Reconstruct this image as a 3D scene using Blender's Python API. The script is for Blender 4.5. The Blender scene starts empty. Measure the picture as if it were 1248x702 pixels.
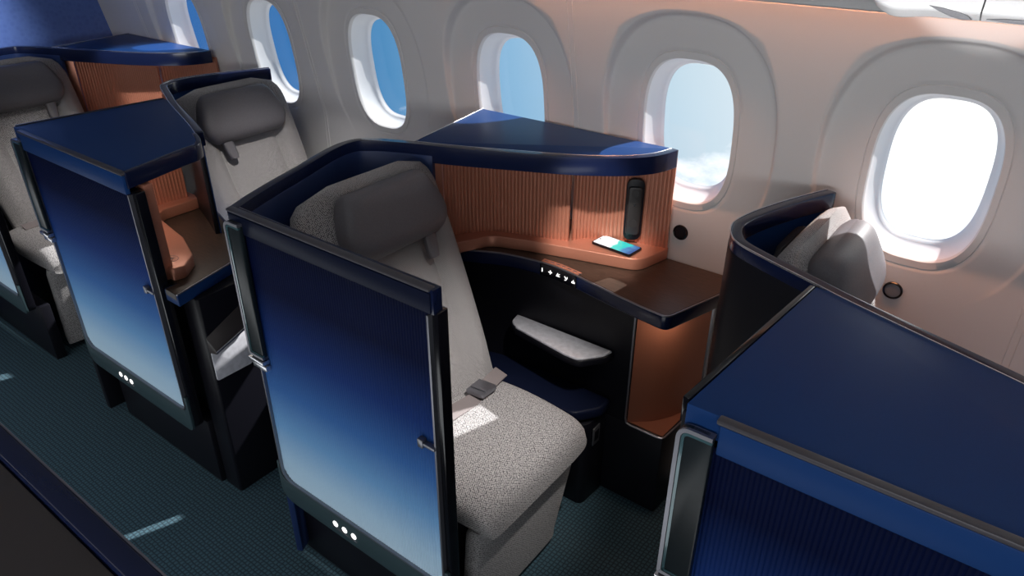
import bpy, bmesh, math, random
from mathutils import Vector, Matrix
random.seed(4)
PI = math.pi
COL = bpy.context.scene.collection
scene = bpy.context.scene
STEP = 2.302            # distance between two suites of the same kind along the aisle

# ------------------------------------------------------------------ materials
def new_mat(name):
    m = bpy.data.materials.new(name); m.use_nodes = True
    nt = m.node_tree
    return m, nt, nt.nodes['Principled BSDF']

def setp(b, base=None, rough=None, metal=None, coat=None, coat_rough=None, spec=None, emit=None, estr=None, sheen=None, trans=None):
    if base is not None: b.inputs['Base Color'].default_value = (*base, 1)
    if rough is not None: b.inputs['Roughness'].default_value = rough
    if metal is not None: b.inputs['Metallic'].default_value = metal
    if coat is not None: b.inputs['Coat Weight'].default_value = coat
    if coat_rough is not None: b.inputs['Coat Roughness'].default_value = coat_rough
    if spec is not None: b.inputs['Specular IOR Level'].default_value = spec
    if emit is not None: b.inputs['Emission Color'].default_value = (*emit, 1)
    if estr is not None: b.inputs['Emission Strength'].default_value = estr
    if sheen is not None: b.inputs['Sheen Weight'].default_value = sheen
    if trans is not None: b.inputs['Transmission Weight'].default_value = trans

def objco(nt, scale=(1, 1, 1)):
    t = nt.nodes.new('ShaderNodeTexCoord'); mp = nt.nodes.new('ShaderNodeMapping')
    mp.inputs['Scale'].default_value = scale
    nt.links.new(t.outputs['Object'], mp.inputs['Vector'])
    return mp.outputs['Vector']

def ramp(nt, fac, stops, interp='LINEAR'):
    r = nt.nodes.new('ShaderNodeValToRGB'); cr = r.color_ramp; cr.interpolation = interp
    cr.elements[0].position = stops[0][0]; cr.elements[0].color = (*stops[0][1], 1)
    cr.elements[1].position = stops[-1][0]; cr.elements[1].color = (*stops[-1][1], 1)
    for p, c in stops[1:-1]:
        e = cr.elements.new(p); e.color = (*c, 1)
    nt.links.new(fac, r.inputs['Fac'])
    return r.outputs['Color']

def noise(nt, vec, scale, detail=2.0, rough=.5):
    n = nt.nodes.new('ShaderNodeTexNoise'); n.inputs['Scale'].default_value = scale
    n.inputs['Detail'].default_value = detail; n.inputs['Roughness'].default_value = rough
    nt.links.new(vec, n.inputs['Vector'])
    return n.outputs['Fac']

def bump(nt, b, h, strength, dist=.001):
    n = nt.nodes.new('ShaderNodeBump'); n.inputs['Strength'].default_value = strength
    n.inputs['Distance'].default_value = dist
    nt.links.new(h, n.inputs['Height']); nt.links.new(n.outputs['Normal'], b.inputs['Normal'])

def simple(name, base, rough=.5, metal=0., nscale=300, nstr=.05, var=.06, **k):
    m, nt, b = new_mat(name); setp(b, base, rough, metal, **k)
    v = objco(nt); f = noise(nt, v, nscale)
    lo = tuple(c * (1 - var) for c in base); hi = tuple(min(1, c * (1 + var)) for c in base)
    nt.links.new(ramp(nt, f, [(.3, lo), (.7, hi)]), b.inputs['Base Color'])
    if nstr: bump(nt, b, f, nstr)
    return m

M = {}
M['wall'] = simple('sidewall_plastic', (.70, .685, .68), .55, nscale=900, nstr=.06, var=.02)
M['reveal'] = simple('reveal_white', (.86, .87, .89), .45, nscale=500, nstr=.02, var=.01)
M['ceiling'] = simple('ceiling_plastic', (.6, .6, .6), .6, nscale=400, nstr=.02, var=.02)
M['dark_lining'] = simple('dark_lining', (.12, .12, .13), .8, nscale=200, nstr=.02)
M['navy_gloss'] = simple('navy_gloss', (.006, .011, .042),   .22, .0, nscale=700, nstr=.0, spec=.35, coat=.18, coat_rough=.12)
M['navy_satin'] = simple('navy_satin', (.011, .045, .165), .40, .0, spec=.10, nscale=1600, nstr=.12, var=.15)
M['navy_shell'] = simple('navy_shell', (.014, .030, .10), .42, .0, spec=.25, nscale=1400, nstr=.08, var=.12)
M['lid_navy'] = simple('lid_navy', (.006, .009, .026), .4, spec=.12, nscale=400, nstr=.05)
M['bevel_grey'] = simple('bevel_grey', (.06, .056, .066), .4, .1, nscale=600, nstr=.0)
M['black'] = simple('black_shell', (.006, .006, .010), .42, spec=.3, nscale=900, nstr=.05)
M['black_gloss'] = simple('black_gloss', (.006, .006, .009), .15, nscale=500, nstr=.0)
M['brown_grey'] = simple('brown_grey', (.045, .038, .038), .4, nscale=700, nstr=.04)
M['slate'] = simple('slate_teal', (.035, .062, .072), .35, .1, nscale=800, nstr=.03)
M['teal_glass'] = simple('teal_edge', (.06, .13, .15), .12, .2, nscale=100, nstr=.0, coat=.5)
M['smoke'] = simple('smoked_glass', (.012, .018, .022), .3, nscale=100, nstr=.0, spec=.3)
M['silver'] = simple('silver_trim', (.62, .62, .65), .25, .9, nscale=800, nstr=.01, var=.03)
M['dull_silver'] = simple('dull_silver', (.25, .25, .28), .35, .8, nscale=800, nstr=.01, var=.03)
M['headrest'] = simple('grey_leather', (.135, .128, .142), .5, nscale=260, nstr=.25, var=.08)
M['arm_pad'] = simple('arm_pad', (.62, .62, .67), .55, nscale=60, nstr=.1, var=.12)
M['belt'] = simple('belt_webbing', (.22, .19, .19), .6, nscale=1500, nstr=.3, var=.15)
M['white_gloss'] = simple('white_gloss', (.85, .85, .86), .2, nscale=300, nstr=.0, var=.01, coat=.4)
M['latch_grey'] = simple('latch_grey', (.22, .22, .24), .6, .0, nscale=300, nstr=.0)
M['remote_black'] = simple('remote_black', (.025, .022, .022), .4, nscale=500, nstr=.02)

m, nt, b = new_mat('copper'); M['copper'] = m
setp(b, (.54, .225, .15), .36, .4)
v = objco(nt); f = noise(nt, v, 700)
nt.links.new(ramp(nt, f, [(.3, (.50, .20, .128)), (.7, (.58, .245, .162))]), b.inputs['Base Color']); bump(nt, b, f, .06)

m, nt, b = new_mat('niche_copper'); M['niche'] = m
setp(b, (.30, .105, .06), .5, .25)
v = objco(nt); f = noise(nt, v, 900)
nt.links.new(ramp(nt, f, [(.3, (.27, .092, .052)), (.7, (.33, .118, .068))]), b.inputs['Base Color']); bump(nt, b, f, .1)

m, nt, b = new_mat('walnut'); M['wood'] = m
setp(b, (.05, .032, .024), .38)
v = objco(nt, (3, 26, 26)); f = noise(nt, v, 9, 6, .65)
nt.links.new(ramp(nt, f, [(.3, (.022, .014, .010)), (.55, (.050, .031, .022)), (.8, (.085, .056, .040))]), b.inputs['Base Color'])
bump(nt, b, f, .15, .0006)

def fabric(name, light, dark, pitch=.0046):
    """basket weave laid out on the uv map (metres)"""
    m, nt, b = new_mat(name); setp(b, light, .9, sheen=.2)
    t = nt.nodes.new('ShaderNodeTexCoord')
    mp = nt.nodes.new('ShaderNodeMapping'); mp.inputs['Rotation'].default_value = (0, 0, math.radians(38))
    nt.links.new(t.outputs['UV'], mp.inputs['Vector'])
    vo = nt.nodes.new('ShaderNodeTexVoronoi'); vo.voronoi_dimensions = '2D'; vo.inputs['Scale'].default_value = 1 / pitch
    vo.inputs['Randomness'].default_value = .35
    nt.links.new(mp.outputs[0], vo.inputs['Vector'])
    big = noise(nt, mp.outputs[0], 90, 3)
    mx = nt.nodes.new('ShaderNodeMath'); mx.operation = 'MULTIPLY_ADD'; mx.inputs[1].default_value = .3
    nt.links.new(big, mx.inputs[0]); nt.links.new(vo.outputs['Distance'], mx.inputs[2])
    nt.links.new(ramp(nt, mx.outputs[0], [(.34, light), (.56, tuple(.55 * x + .45 * y for x, y in zip(light, dark))), (.74, dark)]), b.inputs['Base Color'])
    inv = nt.nodes.new('ShaderNodeMath'); inv.operation = 'SUBTRACT'; inv.inputs[0].default_value = 1
    nt.links.new(vo.outputs['Distance'], inv.inputs[1])
    bump(nt, b, inv.outputs[0], .6, .0012)
    return m
M['fabric'] = fabric('woven_grey', (.52, .50, .497), (.055, .05, .058))

m, nt, b = new_mat('carpet'); M['carpet'] = m
setp(b, (.02, .05, .06), .95)
v = objco(nt)
vo = nt.nodes.new('ShaderNodeTexVoronoi'); vo.feature = 'DISTANCE_TO_EDGE'; vo.inputs['Scale'].default_value = 75
vo.inputs['Randomness'].default_value = .25
nt.links.new(v, vo.inputs['Vector'])
nt.links.new(ramp(nt, vo.outputs['Distance'], [(.02, (.014, .028, .040)), (.18, (.042, .094, .124)), (.5, (.060, .128, .162))]), b.inputs['Base Color'])
bump(nt, b, vo.outputs['Distance'], .6, .003)

# door infill: a printed ombre, ink blue at the head running to pale blue at the foot
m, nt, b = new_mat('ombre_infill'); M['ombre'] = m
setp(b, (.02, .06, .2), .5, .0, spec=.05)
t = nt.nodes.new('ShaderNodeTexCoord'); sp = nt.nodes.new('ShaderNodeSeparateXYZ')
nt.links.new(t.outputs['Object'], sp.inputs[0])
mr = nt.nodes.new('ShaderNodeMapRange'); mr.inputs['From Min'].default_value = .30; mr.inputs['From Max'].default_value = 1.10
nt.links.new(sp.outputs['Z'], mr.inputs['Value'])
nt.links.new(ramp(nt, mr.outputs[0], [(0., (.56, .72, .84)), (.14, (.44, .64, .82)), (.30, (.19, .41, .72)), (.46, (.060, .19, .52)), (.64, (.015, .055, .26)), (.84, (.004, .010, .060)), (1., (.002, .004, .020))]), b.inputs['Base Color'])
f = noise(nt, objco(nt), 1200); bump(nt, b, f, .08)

m, nt, b = new_mat('bulkhead_blue'); M['bulkhead'] = m
setp(b, (.09, .16, .46), .55)
v = objco(nt); vo = nt.nodes.new('ShaderNodeTexVoronoi'); vo.inputs['Scale'].default_value = 45; nt.links.new(v, vo.inputs['Vector'])
nt.links.new(ramp(nt, vo.outputs['Distance'], [(.1, (.080, .145, .42)), (.6, (.10, .175, .47))]), b.inputs['Base Color']); bump(nt, b, vo.outputs['Distance'], .4, .003)

m, nt, b = new_mat('phone_screen'); M['screen'] = m
t = nt.nodes.new('ShaderNodeTexCoord'); sp = nt.nodes.new('ShaderNodeSeparateXYZ'); nt.links.new(t.outputs['Object'], sp.inputs[0])
nz = noise(nt, t.outputs['Object'], 40, 2)
ad = nt.nodes.new('ShaderNodeMath'); ad.operation = 'MULTIPLY_ADD'; ad.inputs[1].default_value = .05
nt.links.new(nz, ad.inputs[0]); nt.links.new(sp.outputs['X'], ad.inputs[2])
mr = nt.nodes.new('ShaderNodeMapRange'); mr.inputs['From Min'].default_value = -.04; mr.inputs['From Max'].default_value = .09
nt.links.new(ad.outputs[0], mr.inputs['Value'])
c = ramp(nt, mr.outputs[0], [(0, (.80, .86, .92)), (.42, (.80, .88, .92)), (.50, (.05, .58, .52)), (.76, (.04, .50, .50)), (.86, (.08, .22, .45)), (1, (.05, .10, .28))])
nt.links.new(c, b.inputs['Base Color']); nt.links.new(c, b.inputs['Emission Color']); setp(b, rough=.15, estr=.35)

m, nt, b = new_mat('lit_white'); M['lit'] = m
setp(b, (.9, .9, .9), .4, emit=(1, .98, .95), estr=1.6)
nz = noise(nt, objco(nt), 50); nt.links.new(ramp(nt, nz, [(.4, (.88, .88, .88)), (.6, (.92, .92, .92))]), b.inputs['Base Color'])

m = bpy.data.materials.new('window_glass'); m.use_nodes = True; M['glass'] = m
nt = m.node_tree; nt.nodes.clear()
o_ = nt.nodes.new('ShaderNodeOutputMaterial'); tr = nt.nodes.new('ShaderNodeBsdfTransparent'); gl = nt.nodes.new('ShaderNodeBsdfGlossy')
gl.inputs['Roughness'].default_value = .03; tr.inputs['Color'].default_value = (.96, .98, 1, 1)
mx = nt.nodes.new('ShaderNodeMixShader'); mx.inputs[0].default_value = .03; nt.links.new(tr.outputs[0], mx.inputs[1]); nt.links.new(gl.outputs[0], mx.inputs[2])
nt.links.new(mx.outputs[0], o_.inputs['Surface'])

# ------------------------------------------------------------------ mesh helpers
def root(name, loc, label, cat, group=None):
    o = bpy.data.objects.new(name, None); COL.objects.link(o); o.location = loc
    o.empty_display_size = .1
    o['label'] = label; o['category'] = cat
    if group: o['group'] = group
    return o

def obj(name, bm, mat, parent=None, off=None, kind=None, label=None, cat=None, angle=32, group=None):
    """one mesh object; bm is in world coordinates, off = location of the thing it belongs to"""
    if off is not None: bmesh.ops.translate(bm, verts=bm.verts, vec=-Vector(off))
    bmesh.ops.recalc_face_normals(bm, faces=bm.faces)
    lim = math.radians(angle)
    for f in bm.faces: f.smooth = True
    for e in bm.edges:
        if len(e.link_faces) == 2: e.smooth = e.calc_face_angle(0) < lim
    me = bpy.data.meshes.new(name); bm.to_mesh(me); bm.free()
    me.materials.append(M[mat])
    o = bpy.data.objects.new(name, me); COL.objects.link(o)
    if parent: o.parent = parent
    if kind: o['kind'] = kind
    if label: o['label'] = label
    if cat: o['category'] = cat
    if group: o['group'] = group
    return o

def bevel_sharp(bm, w, seg=2, ang=25):
    if w <= 0: return
    bmesh.ops.recalc_face_normals(bm, faces=bm.faces)
    es = [e for e in bm.edges if len(e.link_faces) == 2 and e.calc_face_angle(0) > math.radians(ang)]
    bmesh.ops.bevel(bm, geom=es, offset=w, segments=seg, profile=.5, affect='EDGES', clamp_overlap=True)

def prism(poly, z0, z1, bev=0, seg=2, bm=None):
    tmp = bmesh.new()
    lo = [tmp.verts.new((x, y, z0)) for x, y in poly]; hi = [tmp.verts.new((x, y, z1)) for x, y in poly]
    n = len(poly)
    tmp.faces.new(lo[::-1]); tmp.faces.new(hi)
    for i in range(n): tmp.faces.new((lo[i], lo[(i + 1) % n], hi[(i + 1) % n], hi[i]))
    bevel_sharp(tmp, bev, seg)
    return merge(tmp, bm)

def merge(tmp, bm):
    if bm is None: return tmp
    me = bpy.data.meshes.new('t'); tmp.to_mesh(me); tmp.free(); bm.from_mesh(me); bpy.data.meshes.remove(me)
    return bm

def box(x0, x1, y0, y1, z0, z1, bev=.002, seg=2, bm=None):
    return prism([(x0, y0), (x1, y0), (x1, y1), (x0, y1)], z0, z1, bev, seg, bm)

def xz_prism(poly, y0, y1, bev=0, seg=2, bm=None):
    tmp = prism(poly, 0, y1 - y0, bev, seg)
    for v in tmp.verts: v.co = Vector((v.co.x, y0 + v.co.z, v.co.y))
    return merge(tmp, bm)

def unit(a, b):
    d = (b[0] - a[0], b[1] - a[1]); l = math.hypot(*d) or 1e-9
    return d[0] / l, d[1] / l

def offset(path, d):
    """positive d = left of travel"""
    out = []; n = len(path)
    for i in range(n):
        a = unit(path[max(i - 1, 0)], path[max(i, 1)]) if i else unit(path[0], path[1])
        c = unit(path[i], path[i + 1]) if i < n - 1 else a
        na = (-a[1], a[0]); nc = (-c[1], c[0])
        mx_, my_ = na[0] + nc[0], na[1] + nc[1]
        k = 2 / max(mx_ * mx_ + my_ * my_, .5)
        out.append((path[i][0] + d * mx_ * k, path[i][1] + d * my_ * k))
    return out

def ribbon(path, d0, d1, z0, z1, bev=.002, seg=2, bm=None):
    return prism(offset(path, d0) + offset(path, d1)[::-1], z0, z1, bev, seg, bm)

def curve(pts, n=8):
    """Catmull-Rom through the points"""
    out = []
    P = [pts[0]] + list(pts) + [pts[-1]]
    for i in range(1, len(P) - 2):
        p0, p1, p2, p3 = P[i - 1], P[i], P[i + 1], P[i + 2]
        for k in range(n):
            t = k / n
            out.append(tuple(.5 * (2 * p1[j] + (p2[j] - p0[j]) * t + (2 * p0[j] - 5 * p1[j] + 4 * p2[j] - p3[j]) * t * t + (3 * p1[j] - p0[j] - 3 * p2[j] + p3[j]) * t ** 3) for j in range(len(p1))))
    out.append(tuple(pts[-1]))
    return out

def rounded(poly, radii, seg=6, closed=True):
    out = []; n = len(poly)
    for i, p in enumerate(poly):
        r = radii[i] if isinstance(radii, (list, tuple)) else radii
        if r <= 0 or (not closed and i in (0, n - 1)): out.append(p); continue
        a, c = poly[i - 1], poly[(i + 1) % n]
        u = unit(p, a); w = unit(p, c)
        cosang = max(-1, min(1, u[0] * w[0] + u[1] * w[1])); half = math.acos(cosang) / 2
        t = r / math.tan(half)
        t = min(t, .49 * math.dist(p, a), .49 * math.dist(p, c))
        A = (p[0] + u[0] * t, p[1] + u[1] * t); C_ = (p[0] + w[0] * t, p[1] + w[1] * t)
        for k in range(seg + 1):
            s = k / seg
            out.append(tuple((1 - s) ** 2 * A[j] + 2 * s * (1 - s) * p[j] + s * s * C_[j] for j in (0, 1)))
    return out

def loft(secs, cap=True, closed=True, bm=None):
    """skin over a row of sections; uv in metres, round the section and along the row"""
    bm = bm or bmesh.new()
    uvl = bm.loops.layers.uv.verify()
    rows = [[bm.verts.new(p) for p in s] for s in secs]
    n = len(rows[0]); mid = rows[len(rows) // 2]
    us = [0.]
    for i in range(n): us.append(us[-1] + (mid[(i + 1) % n].co - mid[i].co).length)
    vs = [0.]
    for a, b_ in zip(rows, rows[1:]): vs.append(vs[-1] + max((a[i].co - b_[i].co).length for i in range(n)))
    for k, (a, b_) in enumerate(zip(rows, rows[1:])):
        for i in range(n if closed else n - 1):
            j = (i + 1) % n
            f_ = bm.faces.new((a[i], a[j], b_[j], b_[i]))
            for lp, uv in zip(f_.loops, ((us[i], vs[k]), (us[i + 1], vs[k]), (us[i + 1], vs[k + 1]), (us[i], vs[k + 1]))): lp[uvl].uv = uv
    if cap:
        for r_ in (rows[0][::-1], rows[-1]):
            f_ = bm.faces.new(r_)
            for lp in f_.loops: lp[uvl].uv = (lp.vert.co.y, lp.vert.co.x + lp.vert.co.z)
    return bm

def sgnp(v, p): return math.copysign(abs(v) ** p, v)

def tube(pts, r, n=8, bm=None):
    secs = []
    for i, p in enumerate(pts):
        p = Vector(p); a = Vector(pts[max(i - 1, 0)]); c_ = Vector(pts[min(i + 1, len(pts) - 1)])
        d = (c_ - a).normalized(); u = d.orthogonal().normalized() if abs(d.z) > .99 else d.cross(Vector((0, 0, 1))).normalized()
        w = d.cross(u)
        secs.append([p + u * r * math.cos(2 * PI * k / n) + w * r * math.sin(2 * PI * k / n) for k in range(n)])
    return loft(secs, bm=bm)

def copy_tree(o, parent=None):
    c_ = o.copy(); COL.objects.link(c_); c_.parent = parent
    for ch in list(o.children): copy_tree(ch, c_)
    return c_

# ------------------------------------------------------------------ camera
cam = bpy.data.cameras.new('camera'); camo = bpy.data.objects.new('camera', cam); COL.objects.link(camo)
pit, rol, yaw = map(math.radians, (28.8816, .3564, 36.855))
fwd = Vector((-math.sin(yaw) * math.cos(pit), math.cos(yaw) * math.cos(pit), -math.sin(pit)))
rt = Vector((math.cos(yaw), math.sin(yaw), 0)); up = rt.cross(fwd)
rt, up = math.cos(rol) * rt + math.sin(rol) * up, -math.sin(rol) * rt + math.cos(rol) * up
mw = Matrix((rt, up, -fwd)).transposed().to_4x4(); mw.translation = (0, 0, 1.8)
camo.matrix_world = mw
cam.sensor_width = 36; cam.lens = 882.25 * 36 / 1248; cam.shift_x = -3.07 / 1248
cam.clip_start = .02
scene.camera = camo

# ------------------------------------------------------------------ the cabin shell
X0, X1 = -4.06, 1.75
def wy(z): return 1.92 - (z - .985) * .186 if z > .985 else 1.92 - max(0, .5 - z) ** 2 * .35
WTOP = 1.567
PITCH = .626
WX = [-.193 - PITCH * k for k in range(6)]
WXs = [-.193 + 2 * PITCH, -.193 + PITCH] + WX       # window centres, aft to forward
WZ, WA, WB, WN = 1.192, .134, .209, 2.9

bm = bmesh.new()
N = 96
def sup(a, b_, n, t):
    c, s = math.cos(t), math.sin(t)
    return a * sgnp(c, 2 / n), b_ * sgnp(s, 2 / n)
ZLO = .70
def smooth01(t): t = max(0, min(1, t)); return t * t * (3 - 2 * t)
DA, DB, DN = .262, .335, 2.5      # moulded oval dish round each window
def wall_pt(x, z, deep=0, extra=0):
    """point on the curved sidewall; deep = 0..1 how far into the dish, which fades out towards the sill line"""
    return Vector((x, wy(z) + deep * .034 * smooth01((z - .86) / .68) + extra, z))
opening = {}
for xc in WXs:
    xa, xb = xc - PITCH / 2, xc + PITCH / 2
    angs = [2 * PI * k / N for k in range(N)]
    rings = []
    outer = []
    for t in angs:
        c, s = math.cos(t), math.sin(t)
        hw, hz0, hz1 = PITCH / 2, WZ - ZLO, WTOP - WZ
        k = min(hw / abs(c) if abs(c) > 1e-6 else 9, (hz1 / s if s > 1e-6 else 9), (hz0 / -s if s < -1e-6 else 9))
        outer.append((k * c, k * s))
    # snap the nearest samples to the four corners
    for cx_, cz_ in ((PITCH / 2, WTOP - WZ), (-PITCH / 2, WTOP - WZ), (-PITCH / 2, ZLO - WZ), (PITCH / 2, ZLO - WZ)):
        i = min(range(N), key=lambda i: (outer[i][0] - cx_) ** 2 + (outer[i][1] - cz_) ** 2); outer[i] = (cx_, cz_)
    for sc, ex in ((1.0, .012), (1.006, .004), (1.02, -.001), (1.12, -.001), (1.135, .0025), (1.15, 0.)):
        rings.append([wall_pt(xc + u * sc, WZ + v_ * (1 + (sc - 1) * WA / WB * 1.3), 1, ex) for u, v_ in (sup(WA, WB, WN, t) for t in angs)])
    ed = [sup(WA * 1.15, WB * (1 + .15 * WA / WB * 1.3), WN, t) for t in angs]
    dsh = [sup(DA, DB, DN, t) for t in angs]
    for j in range(1, 9):
        f_ = j / 8
        rings.append([wall_pt(xc + e[0] * (1 - f_) + q[0] * .955 * f_, WZ + e[1] * (1 - f_) + q[1] * .955 * f_, 1) for e, q in zip(ed, dsh)])
    for sc, dp_ in ((.966, .93), (.976, .72), (.986, .36), (.996, .08), (1.006, 0)):
        rings.append([wall_pt(xc + q[0] * sc, WZ + q[1] * sc, dp_) for q in dsh])
    for j in range(1, 8):
        f_ = j / 7
        rings.append([wall_pt(xc + e[0] * 1.006 * (1 - f_) + q[0] * f_, WZ + e[1] * 1.006 * (1 - f_) + q[1] * f_) for e, q in zip(dsh, outer)])
    rows = [[bm.verts.new(p) for p in r] for r in rings]
    for a, b_ in zip(rows, rows[1:]):
        for i in range(N): bm.faces.new((a[i], a[(i + 1) % N], b_[(i + 1) % N], b_[i]))
    opening[xc] = rings[0]
xa, xb = WXs[-1] - PITCH / 2, WXs[0] + PITCH / 2
zs = [0, .1, .2, .3, .4, .5, .6, ZLO]
grid = [[bm.verts.new((x, wy(z), z)) for x in (xa, xb)] for z in zs]
for a, b_ in zip(grid, grid[1:]): bm.faces.new((a[0], a[1], b_[1], b_[0]))
zf = [ZLO + (WTOP - ZLO) * k / 12 for k in range(13)]
for xs in ((X0, xa),):
    grid = [[bm.verts.new((x, wy(z), z)) for x in xs] for z in zs + zf[1:]]
    for a, b_ in zip(grid, grid[1:]): bm.faces.new((a[0], a[1], b_[1], b_[0]))
wall = obj('wall_right', bm, 'wall', kind='structure', angle=50)

for n, xc in enumerate(WXs):
    # reveal: white moulded tunnel from the wall opening back to the pane
    secs = []
    op = opening[xc]
    for dep, sc in ((0, 1.0), (.012, .988), (.042, .94), (.062, .895), (.066, .87), (.074, .862), (.080, .84)):
        secs.append([Vector((xc + (p.x - xc) * sc, p.y + dep, WZ + (p.z - WZ) * (1 - (1 - sc) * .75))) for p in op])
    g = bmesh.new()
    lastc = [Vector((p.x, p.y - .006, p.z)) for p in secs[-1]]
    vs = [g.verts.new(p) for p in lastc]; g.faces.new(vs)
    w = obj('window_%d' % (n + 1), g, 'glass', kind='structure')
    fr_ = obj('window_frame', loft(secs, cap=False), 'reveal', w, angle=60, label='white moulded window reveal')

# cover strips over the joints between wall panels
for n, x in enumerate((-3.68, -2.43, -1.178, .085)):
    secs = []
    for k in range(25):
        z = .05 + k * (WTOP - .06) / 24
        y = wy(z)
        secs.append([(x - .010, y + .002, z), (x - .0085, y - .002, z), (x - .007, y + .0005, z), (x + .007, y + .0005, z), (x + .0085, y - .002, z), (x + .010, y + .002, z)])
    obj('trim_%d' % (n + 1), loft(secs, cap=False, closed=False), 'wall', kind='structure')

obj('floor', box(X0 - .1, X1 + .1, -2.3, 1.95, -.05, 0, 0), 'carpet', kind='structure')
obj('wall_front', box(X0 - .08, X0, -2.3, 1.96, 0, 2.2, 0), 'bulkhead', kind='structure')
obj('wall_back', box(X1, X1 + .08, -2.3, 1.96, 0, 2.2, 0), 'ceiling', kind='structure')
obj('wall_left', box(X0, X1, -2.3, -2.22, 0, 2.2, 0), 'ceiling', kind='structure')
obj('ceiling', box(X0 - .1, X1 + .1, -2.3, 2.1, 2.15, 2.22, 0), 'ceiling', kind='structure')
# cove above the wall: back of the light trough and the valance in front of it
obj('trim_5', box(X0, X1, 1.83, 1.90, 1.56, 2.15, 0), 'ceiling', kind='structure')
pr = [(1.615, 1.5945), (1.607, 1.598), (1.604, 1.655), (1.53, 1.66), (1.505, 1.70), (1.45, 1.80), (1.43, 2.15), (1.46, 2.15), (1.485, 1.82), (1.55, 1.69), (1.615, 1.668)]
secs = [[(x, y, z) for y, z in pr] for x in (X0, X1)]
obj('trim_6', loft(secs), 'ceiling', kind='structure')

# ------------------------------------------------------------------ suite shells
TA, TB, YD = 1.152, 1.134, .838
PA = [(-1.458, .838), (-1.493, .915), (-1.53, 1.013), (-1.566, 1.118), (-1.600, 1.21), (-1.622, 1.276), (-1.632, 1.336), (-1.620, 1.388), (-1.56, 1.433), (-1.472, 1.471), (-1.338, 1.520), (-1.163, 1.597), (-1.034, 1.658), (-.935, 1.725), (-.885, 1.776), (-.860, 1.825), (-.848, 1.878)]
PAs = curve(PA, 6)

def fluted(path, z0, z1, pitch, amp, back=.006, step=None):
    """reeded sheet along a plan path; reeds bulge to the right of travel"""
    step = step or pitch / 8
    d = [0]
    for a, b_ in zip(path, path[1:]): d.append(d[-1] + math.dist(a, b_))
    L = d[-1]; n = int(L / step); front = []; bk = []; i = 0
    for k in range(n + 1):
        s = min(L, k * L / n)
        while i < len(path) - 2 and s > d[i + 1]: i += 1
        t = (s - d[i]) / (d[i + 1] - d[i]); p = (path[i][0] + (path[i + 1][0] - path[i][0]) * t, path[i][1] + (path[i + 1][1] - path[i][1]) * t)
        u = unit(path[i], path[i + 1]); nr = (u[1], -u[0])
        h = amp * (1 - abs(math.sin(PI * s / pitch)) ** .5)
        front.append((p[0] + nr[0] * h, p[1] + nr[1] * h)); bk.append((p[0] - nr[0] * back, p[1] - nr[1] * back))
    bm = bmesh.new()
    r = [[bm.verts.new((x, y, z)) for x, y in front] for z in (z0, z1)] ; q = [[bm.verts.new((x, y, z)) for x, y in bk] for z in (z0, z1)]
    m_ = len(front)
    for i in range(m_ - 1):
        bm.faces.new((r[0][i], r[0][i + 1], r[1][i + 1], r[1][i])); bm.faces.new((q[0][i + 1], q[0][i], q[1][i], q[1][i + 1]))
        bm.faces.new((r[1][i], r[1][i + 1], q[1][i + 1], q[1][i])); bm.faces.new((r[0][i + 1], r[0][i], q[0][i], q[0][i + 1]))
    for i in (0, m_ - 1): bm.faces.new((r[0][i], r[1][i], q[1][i], q[0][i]))
    return bm

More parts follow.
